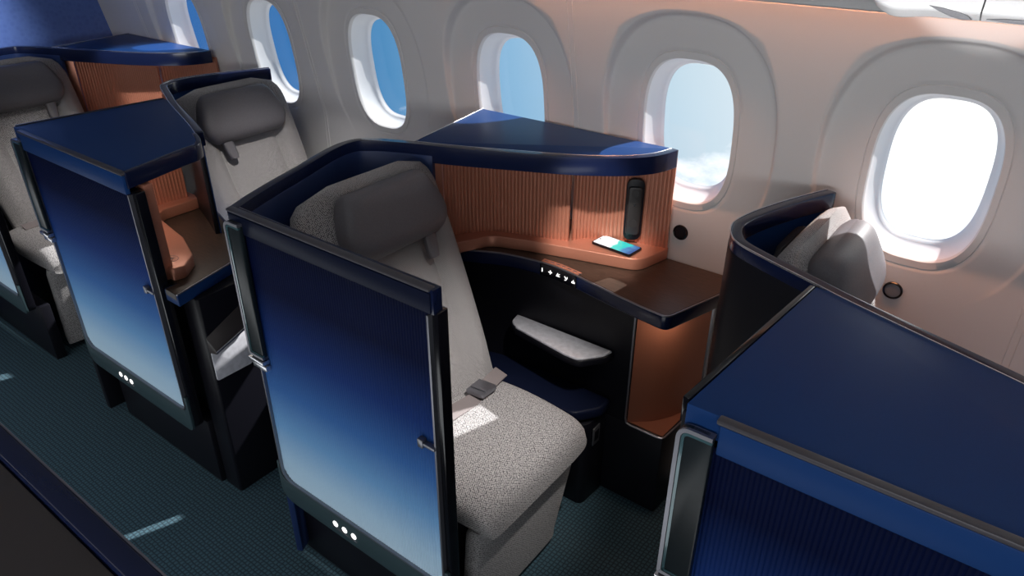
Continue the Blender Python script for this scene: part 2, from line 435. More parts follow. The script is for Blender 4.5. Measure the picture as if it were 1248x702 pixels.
def make_door(rt_, off, x0, x1, top, strip0, strip1, strip_z):
    """sliding aisle door: slab, reeded ombre infill, silver border, edge glass, latch, lights"""
    yd = YD
    frame = xz_prism(rounded([(x0, .262), (x1, .262), (x1, top), (x0, top)], [.06, .035, .004, .004]), yd + .006, yd + .036, .003)
    d = obj('door', frame, 'black_gloss', rt_, off)
    zb = .335
    obj('door_sill', xz_prism(rounded([(x0 + .002, .258), (x1 - .002, .258), (x1 - .002, zb + .06), (x1 - .016, zb + .06), (x1 - .016, zb), (x0 + .012, zb), (x0 + .012, zb + .06), (x0 + .002, zb + .06)], [.055, .03, 0, 0, .03, .04, 0, 0]), yd - .004, yd + .0065, .0025), 'slate', d)
    d.children[-1].location = (0, 0, 0); d.children[-1].data.transform(Matrix.Translation(-Vector(off)))
    # reeded infill
    pa, pb = x0 + .022, x1 - .018; n = int((pb - pa) / .0016)
    bm = bmesh.new(); cols = []; R1, R2 = .05, .035
    for i in range(n + 1):
        x = pa + (pb - pa) * i / n
        lo = zb + .006
        if x - pa < R1: q = R1 - (x - pa); lo += R1 - math.sqrt(max(0, R1 * R1 - q * q))
        if pb - x < R2: q = R2 - (pb - x); lo += R2 - math.sqrt(max(0, R2 * R2 - q * q))
        y = yd + .004 - .0017 * abs(math.sin(PI * (x - pa) / .008)) ** .8
        cols.append([bm.verts.new((x, y, lo + (top - lo) * k / 6)) for k in range(7)])
    for a, b_ in zip(cols, cols[1:]):
        for k in range(6): bm.faces.new((a[k], b_[k], b_[k + 1], a[k + 1]))
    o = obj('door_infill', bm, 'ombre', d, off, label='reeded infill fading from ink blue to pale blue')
    # silver border
    path = rounded([(pa - .003, top - .005), (pa - .003, zb + .002), (pb + .003, zb + .002), (pb + .003, top - .005)], [0, R1, R2, 0], 8, closed=False)
    bm = bmesh.new(); secs = []
    inn = offset(path, .0045); out_ = offset(path, -.0005)
    secs = [[(a[0], yd - .0055, a[1]), (b_[0], yd - .0055, b_[1]), (b_[0], yd + .007, b_[1]), (a[0], yd + .007, a[1])] for a, b_ in zip(inn, out_)]
    obj('door_border', loft(secs, bm=bm), 'dull_silver', d, off, label='silver border strip')
    # edge glass strip at the leading corner
    s = obj('edge_glass', xz_prism(rounded([(strip0, strip_z), (strip1, strip_z), (strip1, top + .028), (strip0, top + .028)], [.004, .004, .008, .022]), yd - .014, yd - .001, .003), 'smoke', d, off, label='smoked glass strip')
    rim = rounded([(strip1, strip_z + .004), (strip0 + .001, strip_z + .004), (strip0 + .001, top + .027), (strip1, top + .027)], [0, .004, .022, 0], 7, closed=False)
    a_, b2 = offset(rim, .001), offset(rim, -.006)
    obj('edge_rim', loft([[(p[0], yd - .0165, p[1]), (q[0], yd - .0165, q[1]), (q[0], yd - .001, q[1]), (p[0], yd - .001, p[1])] for p, q in zip(a_, b2)]), 'dull_silver', s, off, label='silver rim')
    a_, b2 = offset(rim, -.007), offset(rim, -.012)
    obj('edge_line', loft([[(p[0], yd - .0155, p[1]), (q[0], yd - .0155, q[1]), (q[0], yd - .008, q[1]), (p[0], yd - .008, p[1])] for p, q in zip(a_, b2)]), 'teal_glass', s, off, label='teal glass edge')
    h = box(strip0 - .002, strip1, yd - .02, yd + .002, strip_z - .014, strip_z - .002, .002)
    box(strip0 + .004, strip1 + .002, yd - .014, yd + .002, strip_z - .034, strip_z - .018, .002, bm=h)
    obj('hinge', h, 'silver', d, off, label='silver hinge bracket')
    # latch
    l = box(x1 - .058, x1 - .016, yd - .010, yd + .003, .765, .774, .002)
    box(x1 - .064, x1 - .048, yd - .012, yd + .003, .758, .782, .003, bm=l)
    obj('latch', l, 'dull_silver', d, off, label='small silver latch')
    # marker lights low on the sill
    xm = x0 + .235
    for k in range(3):
        bm = bmesh.new(); c_ = Vector((xm + k * .036, yd - .0055, .298)); n = 16
        secs = [[c_ + Vector((r * math.cos(2 * PI * i / n), dy, r * math.sin(2 * PI * i / n))) for i in range(n)] for r, dy in ((.0095, .003), (.0095, 0), (.006, -.0015))]
        obj('marker_light', loft(secs, bm=bm), 'lit', d, off, label='small round white light')
    obj('marker_line', xz_prism(rounded([(xm - .016, .281), (xm + .084, .281), (xm + .084, .2835), (xm - .016, .2835)], .001, 2), yd - .006, yd - .003), 'dull_silver', d, off, label='thin bright underline')
    return d

def make_shell_a():
    off = (-1.458, .87, 0)
    r = root('suite_shell', off, '', 'suite partition', 'aisle side suite shells')
    # shell wall from the door corner round behind the seat
    path = [p for p in PAs if p[0] < -1.40 and p[1] < 1.5]
    wallp = ribbon(path, -.006, -.026, .03, TA - .03, .003)
    obj('shell_wall', wallp, 'navy_shell', r, off, label='dark navy inner wall')
    # cap rail
    door_path = [(-.818, .838)]
    cap_path = [(-.816, .838)] + PAs
    cp = offset(cap_path, .0)
    obj('cap_rail', ribbon(cap_path, 0, -.024, TA - .052, TA, .004, 3), 'navy_gloss', r, off, label='glossy navy cap rail')
    # grey bevel along the door top
    obj('cap_bevel', xz_prism([(-1.456, TA - .004), (-.822, TA - .004), (-.822, TA + .003), (-1.456, TA + .003)], .833, .853, .003), 'bevel_grey', r, off, label='grey bevel strip over the door')
    obj('front_band', xz_prism([(-1.452, TA - .051), (-.822, TA - .051), (-.822, TA - .007), (-1.452, TA - .007)], .8345, .846, .002), 'lid_navy', r, off, label='dark navy band over the door')
    # flat top over the console
    edge = [p for p in PAs if p[1] > 1.466 or (p[0] > -1.47 and p[1] > 1.4)]
    inner = offset(edge, .001)
    poly = [(-1.545, 1.878)] + inner + [(-.853, 1.884)]
    obj('top_panel', prism(poly, TA - .03, TA - .002, .003), 'navy_satin', r, off, label='satin blue flat top')
    line = [(-1.545, 1.878)] + inner
    obj('top_edging', ribbon(line, -.0015, .0015, TA - .006, TA + .0005, .0005, 1), 'silver', r, off, label='hairline silver edging')
    # rounded end of the cap meeting the window wall
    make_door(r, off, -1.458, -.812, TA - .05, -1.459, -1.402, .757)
    obj('plinth', box(-1.478, -.835, .888, .93, .0, .262, .004), 'black', r, off, label='black plinth')
    return r

DIAG = [(-.458, 1.42), (-.38, 1.382), (-.28, 1.34), (-.215, 1.311), (-.104, 1.27), (.084, 1.203), (.197, 1.158)]
PB = [(-.402, 1.872), (-.45, 1.76), (-.491, 1.643), (-.511, 1.555), (-.510, 1.505), (-.490, 1.455)] + DIAG
PBs = curve(PB, 5)
def make_shell_b():
    off = (-.31, .87, 0)
    r = root('suite_shell', off, '', 'suite partition', 'window side suite shells')
    obj('shell_wall', ribbon(PBs, -.003, .012, .03, TB - .03, .002), 'black', r, off, label='black outer wing wall')
    obj('shell_lining', ribbon(PBs, .0123, .0155, .03, TB - .03, 0), 'navy_satin', r, off, label='satin blue inner lining')
    obj('cap_rail', ribbon(PBs, -.002, .024, TB - .046, TB, .004, 3), 'navy_gloss', r, off, label='glossy navy cap rail')
    obj('cap_edging', ribbon(PBs, -.0035, -.001, TB - .003, TB + .0015, .0004, 1), 'silver', r, off, label='hairline silver edging')
    endp = curve([(.197, 1.156), (.27, 1.126), (.306, 1.092), (.318, 1.043), (.344, .946), (.374, .838)], 5)
    poly = [(-.309, .842), (-.268, 1.325)] + [p for p in offset(PBs, -.003) if p[0] > -.25] + endp
    obj('top_panel', prism(poly, TB - .046, TB - .001, .016, 5), 'navy_satin', r, off, label='satin navy flat top')
    obj('top_edging', ribbon([p for p in endp], .004, -.012, TB - .047, TB + .001, .003, 3), 'navy_gloss', r, off, label='rounded glossy end rail')
    front = xz_prism([(-.252, TB - .062), (.374, TB - .062), (.374, TB - .008), (-.252, TB - .008)], .830, .844, .003)
    obj('side_edging', ribbon([(-.311, .850), (-.270, 1.322)], -.001, .010, TB - .046, TB + .0015, .002), 'black_gloss', r, off, label='black gloss side edging')
    obj('front_band', front, 'navy_satin', r, off, label='deep blue band over the door')
    obj('cap_bevel', xz_prism([(-.258, TB - .008), (.376, TB - .008), (.376, TB + .001), (-.258, TB + .001)], .829, .846, .003), 'bevel_grey', r, off, label='grey bevel strip over the door')
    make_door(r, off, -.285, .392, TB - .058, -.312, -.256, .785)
    obj('end_post', box(-.318, -.288, .846, .93, .02, TB - .02, .006), 'black', r, off, label='black end post')
    obj('plinth', box(-.245, .38, .888, .93, .0, .262, .004), 'black', r, off, label='black plinth')
    return r

# ------------------------------------------------------------------ side consoles
def reed_path(pts): return curve(pts, 8)
DZ = .79
def icon(bm, c, r, kind):
    """tiny pictogram strokes on a plane facing -y"""
    def bar(x0, z0, x1, z1, w=.00065):
        d = unit((x0, z0), (x1, z1)); n = (-d[1] * w, d[0] * w)
        xz_prism([(c[0] + x0 + n[0], c[2] + z0 + n[1]), (c[0] + x1 + n[0], c[2] + z1 + n[1]), (c[0] + x1 - n[0], c[2] + z1 - n[1]), (c[0] + x0 - n[0], c[2] + z0 - n[1])], c[1] - .001, c[1] + .001, 0, bm=bm)
    if kind == 0: bar(0, -r, 0, r * .3, .0012); bar(-r * .2, r * .8, r * .2, r * .8, .0011)
    if kind == 1: bar(-r, 0, r, 0, .001); bar(0, -r, 0, r, .001)
    if kind == 2: bar(-r * .2, r, -r, -r * .6); bar(-r, -r * .6, r, -r * .6); bar(-r * .2, r * .1, r, r * .7)
    if kind == 3: bar(-r * .8, r * .9, -r * .1, 0); bar(-r * .1, 0, r, r * .1); bar(r * .9, r, r * .1, -r); bar(r * .1, -r, -r * .6, -r)
    if kind == 4: bar(-r, -r * .7, r, -r * .7); bar(-r * .8, 0, r * .8, 0); bar(0, 0, 0, r); bar(-r, -r * .7, -r * .8, 0); bar(r, -r * .7, r * .8, 0)

def make_console_a():
    off = (-1.05, 1.8, 0)
    r = root('side_console', off, '', 'console', 'consoles between the aisle seats and the windows')
    # desk
    edge = curve([(-1.52, 1.50), (-1.44, 1.535), (-1.356, 1.581), (-1.27, 1.622), (-1.187, 1.642), (-1.11, 1.650), (-1.04, 1.646), (-.95, 1.630), (-.864, 1.613), (-.76, 1.595)], 6)
    corner = rounded([(-.76, 1.595), (-.672, 1.584), (-.578, 1.905)], [0, .03, 0], 8, closed=False)
    front = edge + corner[1:]
    poly = front + [(-.578, 1.912), (-1.50, 1.912)]
    obj('desk_top', prism(offset(front, .006) + [(-.584, 1.910), (-1.49, 1.910)], DZ - .02, DZ, .0012, 1), 'wood', r, off, label='dark walnut desk surface')
    obj('desk_edge', prism(poly, DZ - .046, DZ - .0015, .004, 3), 'navy_gloss', r, off, label='glossy navy desk edge')
    obj('desk_rim', ribbon(front, -.001, .004, DZ - .004, DZ + .001, .001, 1), 'dull_silver', r, off, label='thin silver rim')
    # body below the desk, with the footwell notch at its free corner
    zb0, zb1, zn0, zn1 = 0, DZ - .046, .315, .735
    bf = curve([(-1.50, 1.56), (-1.36, 1.625), (-1.22, 1.655), (-1.04, 1.664), (-.80, 1.664)], 5)
    full = bf + [(-.672, 1.664), (-.655, 1.905), (-1.48, 1.905)]
    cut = bf[:-1] + [(-.800, 1.664), (-.776, 1.686), (-.736, 1.724), (-.702, 1.778), (-.674, 1.850), (-.660, 1.885), (-.655, 1.905), (-1.48, 1.905)]
    body = prism(full, zb0, zn0, .004); prism(cut, zn0 - .001, zb1, .0, bm=body)
    b_ = obj('console_body', body, 'black', r, off, label='black console body')
    lin = [(-.799, 1.667), (-.775, 1.687), (-.735, 1.725), (-.701, 1.779), (-.673, 1.850), (-.661, 1.882)]
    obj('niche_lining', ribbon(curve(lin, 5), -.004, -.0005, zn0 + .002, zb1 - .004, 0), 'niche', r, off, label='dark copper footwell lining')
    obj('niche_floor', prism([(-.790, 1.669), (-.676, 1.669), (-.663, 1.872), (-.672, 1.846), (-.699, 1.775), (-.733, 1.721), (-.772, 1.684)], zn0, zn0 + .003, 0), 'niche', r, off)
    rim = bmesh.new()
    tube([(-.802, 1.659, zb1 - .005), (-.802, 1.659, zn0 + .02), (-.797, 1.659, zn0 + .004), (-.785, 1.659, zn0), (-.690, 1.659, zn0), (-.676, 1.662, zn0), (-.670, 1.675, zn0), (-.655, 1.86, zn0)], .0032, bm=rim)
    box(-.668, -.652, 1.884, 1.904, zn0, zb1, .003, bm=rim)
    obj('niche_rim', rim, 'dull_silver', r, off, label='silver footwell rim')
    # copper reeded panels above the desk
    left = reed_path([(-1.425, 1.535), (-1.40, 1.600), (-1.33, 1.674), (-1.22, 1.714), (-1.105, 1.756)])
    right = reed_path([(-1.100, 1.768), (-1.075, 1.805), (-1.02, 1.842), (-.94, 1.874), (-.868, 1.890), (-.835, 1.896)])
    for p in (left, right):
        obj('copper_panel', fluted(p, DZ + .004, TA - .034, .0118, .0042), 'copper', r, off, label='reeded copper panel')
    obj('copper_jamb', ribbon([(-1.452, 1.500), (-1.425, 1.532)], .002, -.004, DZ + .004, TA - .034, .001), 'copper', r, off, label='plain copper jamb')
    # ledge
    led = rounded([(-1.375, 1.530), (-1.325, 1.640), (-1.212, 1.680), (-1.06, 1.722), (-.862, 1.772), (-.834, 1.898)], [0, .07, .1, .1, .06, 0], 8, closed=False)
    obj('ledge', prism(led + [(-.834, 1.908), (-1.42, 1.908), (-1.42, 1.54)], DZ + .0005, DZ + .040, .004, 3), 'copper', r, off, label='copper ledge along the panel')
    # controls at the desk edge
    cpth = [p for p in front if -1.145 < p[0] < -.985]
    cp = obj('control_strip', ribbon(cpth, -.0055, .0, DZ - .042, DZ - .003, .001), 'black_gloss', r, off, label='black touch strip with white symbols')
    for k in range(5):
        ic = bmesh.new()
        x = -1.125 + k * .030
        y = min(cpth, key=lambda p: abs(p[0] - x))[1]
        icon(ic, (x, y - .0068, DZ - .022), .0062, k)
        obj('symbol', ic, 'lit', cp, off, label='white control symbol')
    cpl = ribbon(cpth, .003, .022, DZ + .0005, DZ + .0022, .0006)
    pl = obj('copper_reflection', cpl, 'copper', r, off, label='copper reflection on the desk as a thin strip')  # reflection of the copper in the walnut, built as a copper strip
    bm = bmesh.new()
    for k in range(7):
        x = -1.128 + k * .0215; y = min(cpth, key=lambda p: abs(p[0] - x))[1] + .012
        box(x, x + .012, y - .001, y + .002, DZ + .002, DZ + .0032, 0, bm=bm)
    obj('strip_mark', bm, 'dull_silver', pl, off)
    # drop arm
    arm = rounded([(-1.235, 1.660), (-1.225, 1.612), (-1.19, 1.590), (-.975, 1.556), (-.925, 1.556), (-.872, 1.625), (-.862, 1.660)], [.0, .035, .035, .03, .04, .03, 0], 6)
    a_ = obj('armrest', prism(arm, .530, .556, .006, 3), 'black', r, off, label='black fold-out armrest')
    obj('arm_pad', prism([(p[0] * .97 + -1.05 * .03, p[1] * .97 + 1.62 * .03) for p in arm], .553, .563, .004, 3), 'arm_pad', a_, off, label='light grey arm pad')
    # low box beside the seat
    lb = obj('storage_box', prism(rounded([(-1.40, 1.662), (-1.40, 1.545), (-.878, 1.545), (-.872, 1.662)], [0, .01, .03, 0]), .0, .335, .004), 'black', r, off, label='low black storage box')
    obj('storage_lid', prism(rounded([(-1.41, 1.660), (-1.41, 1.522), (-.915, 1.522), (-.858, 1.60), (-.858, 1.660)], [0, .02, .05, .05, 0]), .345, .385, .010, 3), 'lid_navy', lb, off, label='navy padded lid')
    so = obj('power_outlet', box(-.8735, -.8690, 1.582, 1.622, .235, .305, .002), 'dull_silver', lb, off, label='grey power outlet plate')
    obj('outlet_socket', box(-.8695, -.8680, 1.590, 1.614, .252, .290, .0), 'black', lb, off, label='dark outlet socket')
    return r

def make_console_b():
    off = (.1, 1.0, 0)
    r = root('side_console', off, '', 'console', 'consoles on the aisle side of the window seats')
    seat_side = curve([(-.157, 1.322), (-.04, 1.290), (.148, 1.232), (.27, 1.180), (.337, 1.148)], 4)
    front = seat_side + rounded([(.337, 1.148), (.402, 1.112), (.474, .850)], [0, .04, 0], 6, closed=False)[1:]
    poly = [(-.157, .900), (-.157, 1.322)] + front[1:] + [(.405, .850), (.405, .900)]
    obj('desk_top', prism([(-.15, .890), (-.15, 1.312)] + offset(front, -.006)[1:] + [(.411, .850), (.411, .890)], DZ - .02, DZ, .0012, 1), 'wood', r, off, label='dark walnut desk surface')
    obj('desk_edge', prism(poly, DZ - .040, DZ - .0015, .004, 3), 'navy_satin', r, off, label='blue desk edge')
    obj('desk_rim', ribbon(front, .001, -.004, DZ - .004, DZ + .001, .001, 1), 'dull_silver', r, off, label='thin silver rim')
    body = prism([(-.2, .932), (.39, .932), (.39, .900), (.468, .900), (.474, .906), (.474, 1.06), (.44, 1.10), (.30, 1.14), (-.2, 1.29)], 0, DZ - .040, .004)
    b_ = obj('console_body', body, 'black', r, off, label='black console body')
    # folded arm on the end
    bm = bmesh.new()
    v = [bm.verts.new(p) for p in ((.474, .902, .620), (.474, 1.055, .690), (.474, 1.055, .615), (.474, .902, .565), (.506, .908, .582), (.506, 1.055, .635), (.506, 1.055, .618), (.506, .908, .568))]
    for f_ in ((0, 1, 5, 4), (4, 5, 6, 7), (7, 6, 2, 3), (0, 4, 7, 3), (1, 2, 6, 5), (0, 3, 2, 1)): bm.faces.new([v[i] for i in f_])
    bevel_sharp(bm, .003)
    a_ = obj('armrest', bm, 'brown_grey', r, off, label='brown folded armrest')
    obj('arm_sun_edge', tube([(.506, .908, .575), (.509, .98, .602), (.506, 1.055, .628)], .004), 'silver', a_, off, label='sunlit armrest edge as a bright tube')  # sun catching the arm edge, built in as a silver tube
    bm = prism(rounded([(.906, .462), (1.04, .462), (1.04, .618), (.906, .565)], [.008, .02, .004, .004]), 0, .006, .002)
    for v in bm.verts: v.co = Vector((.474 + v.co.z, v.co.x, v.co.y))
    obj('side_panel', bm, 'arm_pad', r, off, label='pale grey side panel')  # thin pale grey sheet on the console end face
    # copper nook under the flat top
    obj('copper_jamb', box(.335, .372, .880, .908, DZ, TB - .05, .003), 'copper', r, off, label='plain copper jamb')
    obj('copper_panel', fluted([(.352, .905), (.20, .935), (-.03, .955), (-.10, .985)], DZ + .002, TB - .05, .0118, .003), 'copper', r, off, label='reeded copper side panel')
    obj('copper_panel', fluted([(-.105, .95), (-.085, 1.235)], DZ + .002, TB - .05, .0118, .003, back=.006), 'copper', r, off, label='reeded copper end panel')
    led = rounded([(.395, .890), (.402, .925), (.350, .985), (.215, 1.035), (-.01, 1.075), (-.045, 1.12), (-.045, 1.262), (-.15, 1.262), (-.15, .890)], [.01, .02, .05, .08, .05, .04, .03, 0, 0], 5)
    l = obj('ledge', prism(led, DZ + .0005, DZ + .040, .004, 3), 'copper', r, off, label='copper ledge with charging spot')
    n = 28; c_ = Vector((.330, .928, DZ + .0405))
    ring = bmesh.new()
    secs = [[c_ + Vector((rr * math.cos(2 * PI * i / n), rr * .8 * math.sin(2 * PI * i / n), h)) for i in range(n)] for rr, h in ((.0235, 0), (.0235, .0006), (.0215, .0006), (.0215, 0))]
    loft(secs, cap=False, bm=ring)
    prism([(c_.x - .008, c_.y + .002), (c_.x + .004, c_.y + .010), (c_.x + .000, c_.y + .001), (c_.x + .008, c_.y - .002), (c_.x - .004, c_.y - .010), (c_.x, c_.y - .001)], c_.z, c_.z + .0006, 0, bm=ring)
    obj('charging_mark', ring, 'silver', l, off, label='white charging symbol ring')
    return r

# ------------------------------------------------------------------ seats
def make_seat(mir):
    s = -1 if mir else 1
    r = root('airline_seat', (0, 0, 0), '', 'seat')
    sl = .42; dv = Vector((-sl, 0, 1)).normalized(); nv = Vector((1, 0, sl)).normalized()
    L = .735
    # backrest
    secs = []; n = 64
    for k in range(33):
        t = k / 32
        q = t * L
        hw = .222 + .030 * math.sin(PI * min(1, t / .9) * .62) 
        th = .115 - .035 * t
        e = (1 - t) / .16
        if e < 1: hw *= (max(0, 1 - (1 - e) ** 3.2)) ** .5 * .5 + .5; 
        if e < .35: th *= .35 + .65 * (e / .35) ** .5
        if t < .05: th *= .6 + .4 * t / .05
        c_ = dv * q - nv * th * .5 + Vector((0, 0, -.01))
        sec = []
        for i in range(n):
            a = 2 * PI * i / n
            y = hw * sgnp(math.cos(a), 2 / 3.6); d = th / 2 * sgnp(math.sin(a), 2 / 3.6)
            if d > 0:
                g = math.exp(-((abs(y) - .125) / .009) ** 2) * .010 * smooth01(t / .1) * smooth01((.8 - t) / .1)
                bol = .022 * smooth01((abs(y) - .12) / .05) * smooth01((hw - abs(y)) / .05) * smooth01(t / .2) * (1 - smooth01((t - .75) / .2))
                d += bol - g
            sec.append(c_ + nv * d + Vector((0, y * 1, 0)))
        secs.append(sec)
    back = obj('backrest', loft(secs), 'fabric', r, (0, 0, -.47), angle=60, label='woven light grey backrest')
    # hard shell behind the backrest
    bm = bmesh.new(); secs = []
    for k in range(15):
        t = k / 14; q = t * (L - .03); hw = (.215 + .03 * math.sin(PI * t * .7)) * (1 if t < .82 else math.sqrt(max(0.03, 1 - ((t - .82) / .19) ** 2)))
        c_ = dv * q - nv * (.115 - .03 * t) + Vector((0, 0, 0))
        secs.append([c_ + nv * (.012 * sgnp(math.sin(2 * PI * i / 24), .5)) + Vector((0, hw * sgnp(math.cos(2 * PI * i / 24), .5), 0)) for i in range(24)])
    obj('back_shell', loft(secs, bm=bm), 'black', r, (0, 0, -.47), label='black shell behind the backrest')
    # headrest
    secs = []; n = 48; HP = [.146, .164, .176, .181, .181, .177, .170, .162, .155, .147, .136]
    for k in range(29):
        t = k / 28; q = .508 + .185 * t
        i0 = min(9, int(t * 10)); hw = HP[i0] + (HP[i0 + 1] - HP[i0]) * (t * 10 - i0)
        e = abs(2 * t - 1) * .985
        th = .098 * (1 - e ** 5) ** .5; hw *= .90 + .10 * (1 - e ** 7) ** .5
        c_ = dv * q + nv * (.022)
        secs.append([c_ + nv * (th / 2 * sgnp(math.sin(2 * PI * i / n), .5)) + Vector((0, s * .005 + hw * sgnp(math.cos(2 * PI * i / n), .36), 0)) for i in range(n)])
    hd = obj('headrest', loft(secs), 'headrest', r, (0, 0, -.47), angle=70, label='dark grey leather headrest')
    secs = []
    for k in range(9):
        t = k / 8; q = .443 + .11 * t; hw = .021 * (.68 + .32 * min(1, (t / .3) ** .5 if t < .3 else 1))
        c_ = dv * q + nv * .025
        secs.append([c_ + nv * (.012 * sgnp(math.sin(2 * PI * i / 16), .6)) + Vector((0, s * (.105 + .012 * (t - .5)) + hw * sgnp(math.cos(2 * PI * i / 16), .6), 0)) for i in range(16)])
    obj('headrest_tab', loft(secs), 'headrest', hd, (0, 0, -.47), label='grey leather pull tab')
    # cushion
    secs = []; n = 48
    prof = []
    for k in range(31):
        t = k / 30; x = -.085 + .420 * t
        top = .492 + .012 * math.sin(PI * t) - .004 * t; bot = .385
        e = (1 - t) / .17
        if e < 1:
            top = bot + .055 + (top - bot - .055) * math.sqrt(max(0, 1 - (1 - e) ** 2.2)); 
        e2 = t / .08
        if e2 < 1: top = bot + (top - bot) * (.55 + .45 * math.sqrt(e2))
        hw = .232 + .010 * math.sin(PI * min(1, t * 1.1))
        if e < .5: hw *= .94 + .06 * math.sqrt(e / .5)
        sec = []
        for i in range(n):
            a = 2 * PI * i / n
            sec.append((x, s * -.038 + hw * sgnp(math.cos(a), 2 / 5.5), (top + bot) / 2 + (top - bot) / 2 * sgnp(math.sin(a), 2 / 3.6)))
        secs.append(sec)
    obj('seat_cushion', loft(secs), 'fabric', r, angle=60, label='woven light grey seat cushion')
    # leg rest
    secs = []
    for k in range(13):
        t = k / 12; z = .405 - .375 * t; xf = .315 - .045 * t
        ya, yb = -.268, .195 - .055 * t
        if s < 0: ya, yb = -yb, -ya
        th = .07 - .02 * t
        if k == 12: th *= .6; 
        if k == 0: th *= .7
        cy_, hy = (ya + yb) / 2, (yb - ya) / 2
        secs.append([(xf - th / 2 + th / 2 * sgnp(math.sin(2 * PI * i / 32), .5), cy_ + hy * sgnp(math.cos(2 * PI * i / 32), .35), z) for i in range(32)])
    obj('leg_rest', loft(secs), 'fabric', r, angle=60, label='woven light grey leg rest')
    obj('seat_base', box(-.30, .235, -.22, .16, 0, .40, .01) if not mir else box(-.30, .235, -.16, .22, 0, .40, .01), 'black', r, label='black seat base')
    # belt
    def strap(y0, y1, x0, x1, zoff=0):
        secs = []
        for k in range(9):
            t = k / 8; y = y0 + (y1 - y0) * t; x = x0 + (x1 - x0) * t
            z = .500 + zoff + .006 * math.sin(PI * t)
            secs.append([(x - .022, y, z + .010), (x + .022, y, z - .001), (x + .022, y, z - .004), (x - .022, y, z + .007)])
        return loft(secs)
    b1 = obj('seat_belt', strap(-.215, .06, .012, .032), 'belt', r, label='grey lap belt')
    obj('belt_strap', strap(.07, .20, .034, .010, .004), 'belt', b1, label='shorter grey belt strap')
    bk = bmesh.new()
    prism(rounded([(-.002, .045), (.058, .052), (.060, .118), (-.004, .112)], .008), .512, .526, .003, bm=bk)
    prism(rounded([(.002, .062), (.058, .068), (.059, .085), (.001, .080)], .003), .526, .531, .002, bm=bk)
    obj('buckle', bk, 'dull_silver', b1, label='silver buckle')
    if mir:
        for ch in [b1] + list(b1.children):
            for v in ch.data.vertices: v.co.y *= -1
            ch.data.flip_normals()
    return r

# ------------------------------------------------------------------ place everything
def setup(o, dx, label, group=None):
    o.location.x += dx; o['label'] = label
    if group: o['group'] = group

sa = make_shell_a(); sa2 = copy_tree(sa)
setup(sa, 0, 'navy suite shell with blue flat top and fading blue door around the nearest grey seat')
setup(sa2, -STEP, 'navy suite shell at far left below the blue bulkhead, its door cut by the frame')
sb = make_shell_b(); sb2 = copy_tree(sb)
setup(sb, 0, 'large dark navy suite shell filling the lower right corner, with curved wing wall')
setup(sb2, -STEP, 'navy suite shell with pale blue speckled door, left of the nearest seat')
ca = make_console_a(); ca2 = copy_tree(ca)
setup(ca, 0, 'copper backed walnut console holding the phone, beside the nearest seat')
setup(ca2, -STEP, 'copper backed console at upper left, mostly hidden behind the far left seat')
cb = make_console_b(); cb2 = copy_tree(cb)
setup(cb2, -STEP, 'black aisle console with walnut top and copper ledge bearing a charging symbol')
setup(cb, 0, 'black console under the flat top of the lower right suite, mostly hidden')

seat_a = make_seat(False); seat_a2 = copy_tree(seat_a)
seat_a.location = (-1.13, 1.230, 0); seat_a2.location = (-1.13 - STEP, 1.230, 0)
seat_b = make_seat(True); seat_b2 = copy_tree(seat_b)
seat_b.location = (-.060, 1.630, 0); seat_b2.location = (-2.31, 1.590, 0)
for o, l in ((seat_a, 'grey woven seat in the centre, the largest, with lap belt and buckle showing'),
             (seat_a2, 'grey woven seat at the far left edge under the copper panel'),
             (seat_b, 'grey woven seat with sunlit headrest, mostly hidden behind the lower right suite'),
             (seat_b2, 'grey woven window seat behind the dark flat top, second from left')):
    o['label'] = l; o['group'] = 'grey woven suite seats'

# centre suite edge across the aisle
off = (-1.5, -.1, 0)
cs = root('suite_shell', off, 'dark centre suite top across the aisle in the lower left corner', 'suite partition')
obj('shell_wall', box(-3.9, .3, -.55, .196, .0, TB - .03, .004), 'black', cs, off, label='black side wall')
obj('cap_rail', box(-3.9, .3, .176, .206, TB - .05, TB, .004, 3), 'navy_gloss', cs, off, label='glossy navy cap rail')
obj('top_panel', box(-3.9, .3, -.55, .174, TB - .03, TB - .004, .003), 'brown_grey', cs, off, label='matt dark top')
obj('top_edging', box(-3.9, .3, .2050, .2075, TB - .004, TB + .0005, .0005, 1), 'dull_silver', cs, off, label='hairline silver edge')

# phone on the copper ledge
ang = math.radians(-5)
off = (-.962, 1.808, DZ + .041)
ph = root('smartphone', off, 'smartphone with white and teal screen lying on the copper ledge', 'phone')
ph.rotation_euler = (math.radians(0), 0, ang)
obj('phone_body', prism(rounded([(-.072, -.036), (.072, -.036), (.072, .036), (-.072, .036)], .010), 0.0005, .008, .002), 'black_gloss', ph, label='slim black case')
obj('phone_screen', prism(rounded([(-.068, -.032), (.068, -.032), (.068, .032), (-.068, .032)], .008), .0078, .0085, 0), 'screen', ph, label='lit screen of white, teal and blue')
obj('phone_camera', prism([(-.062 + .003 * math.cos(k * PI / 6), .0 + .003 * math.sin(k * PI / 6)) for k in range(12)], .0084, .0089, 0), 'black_gloss', ph)

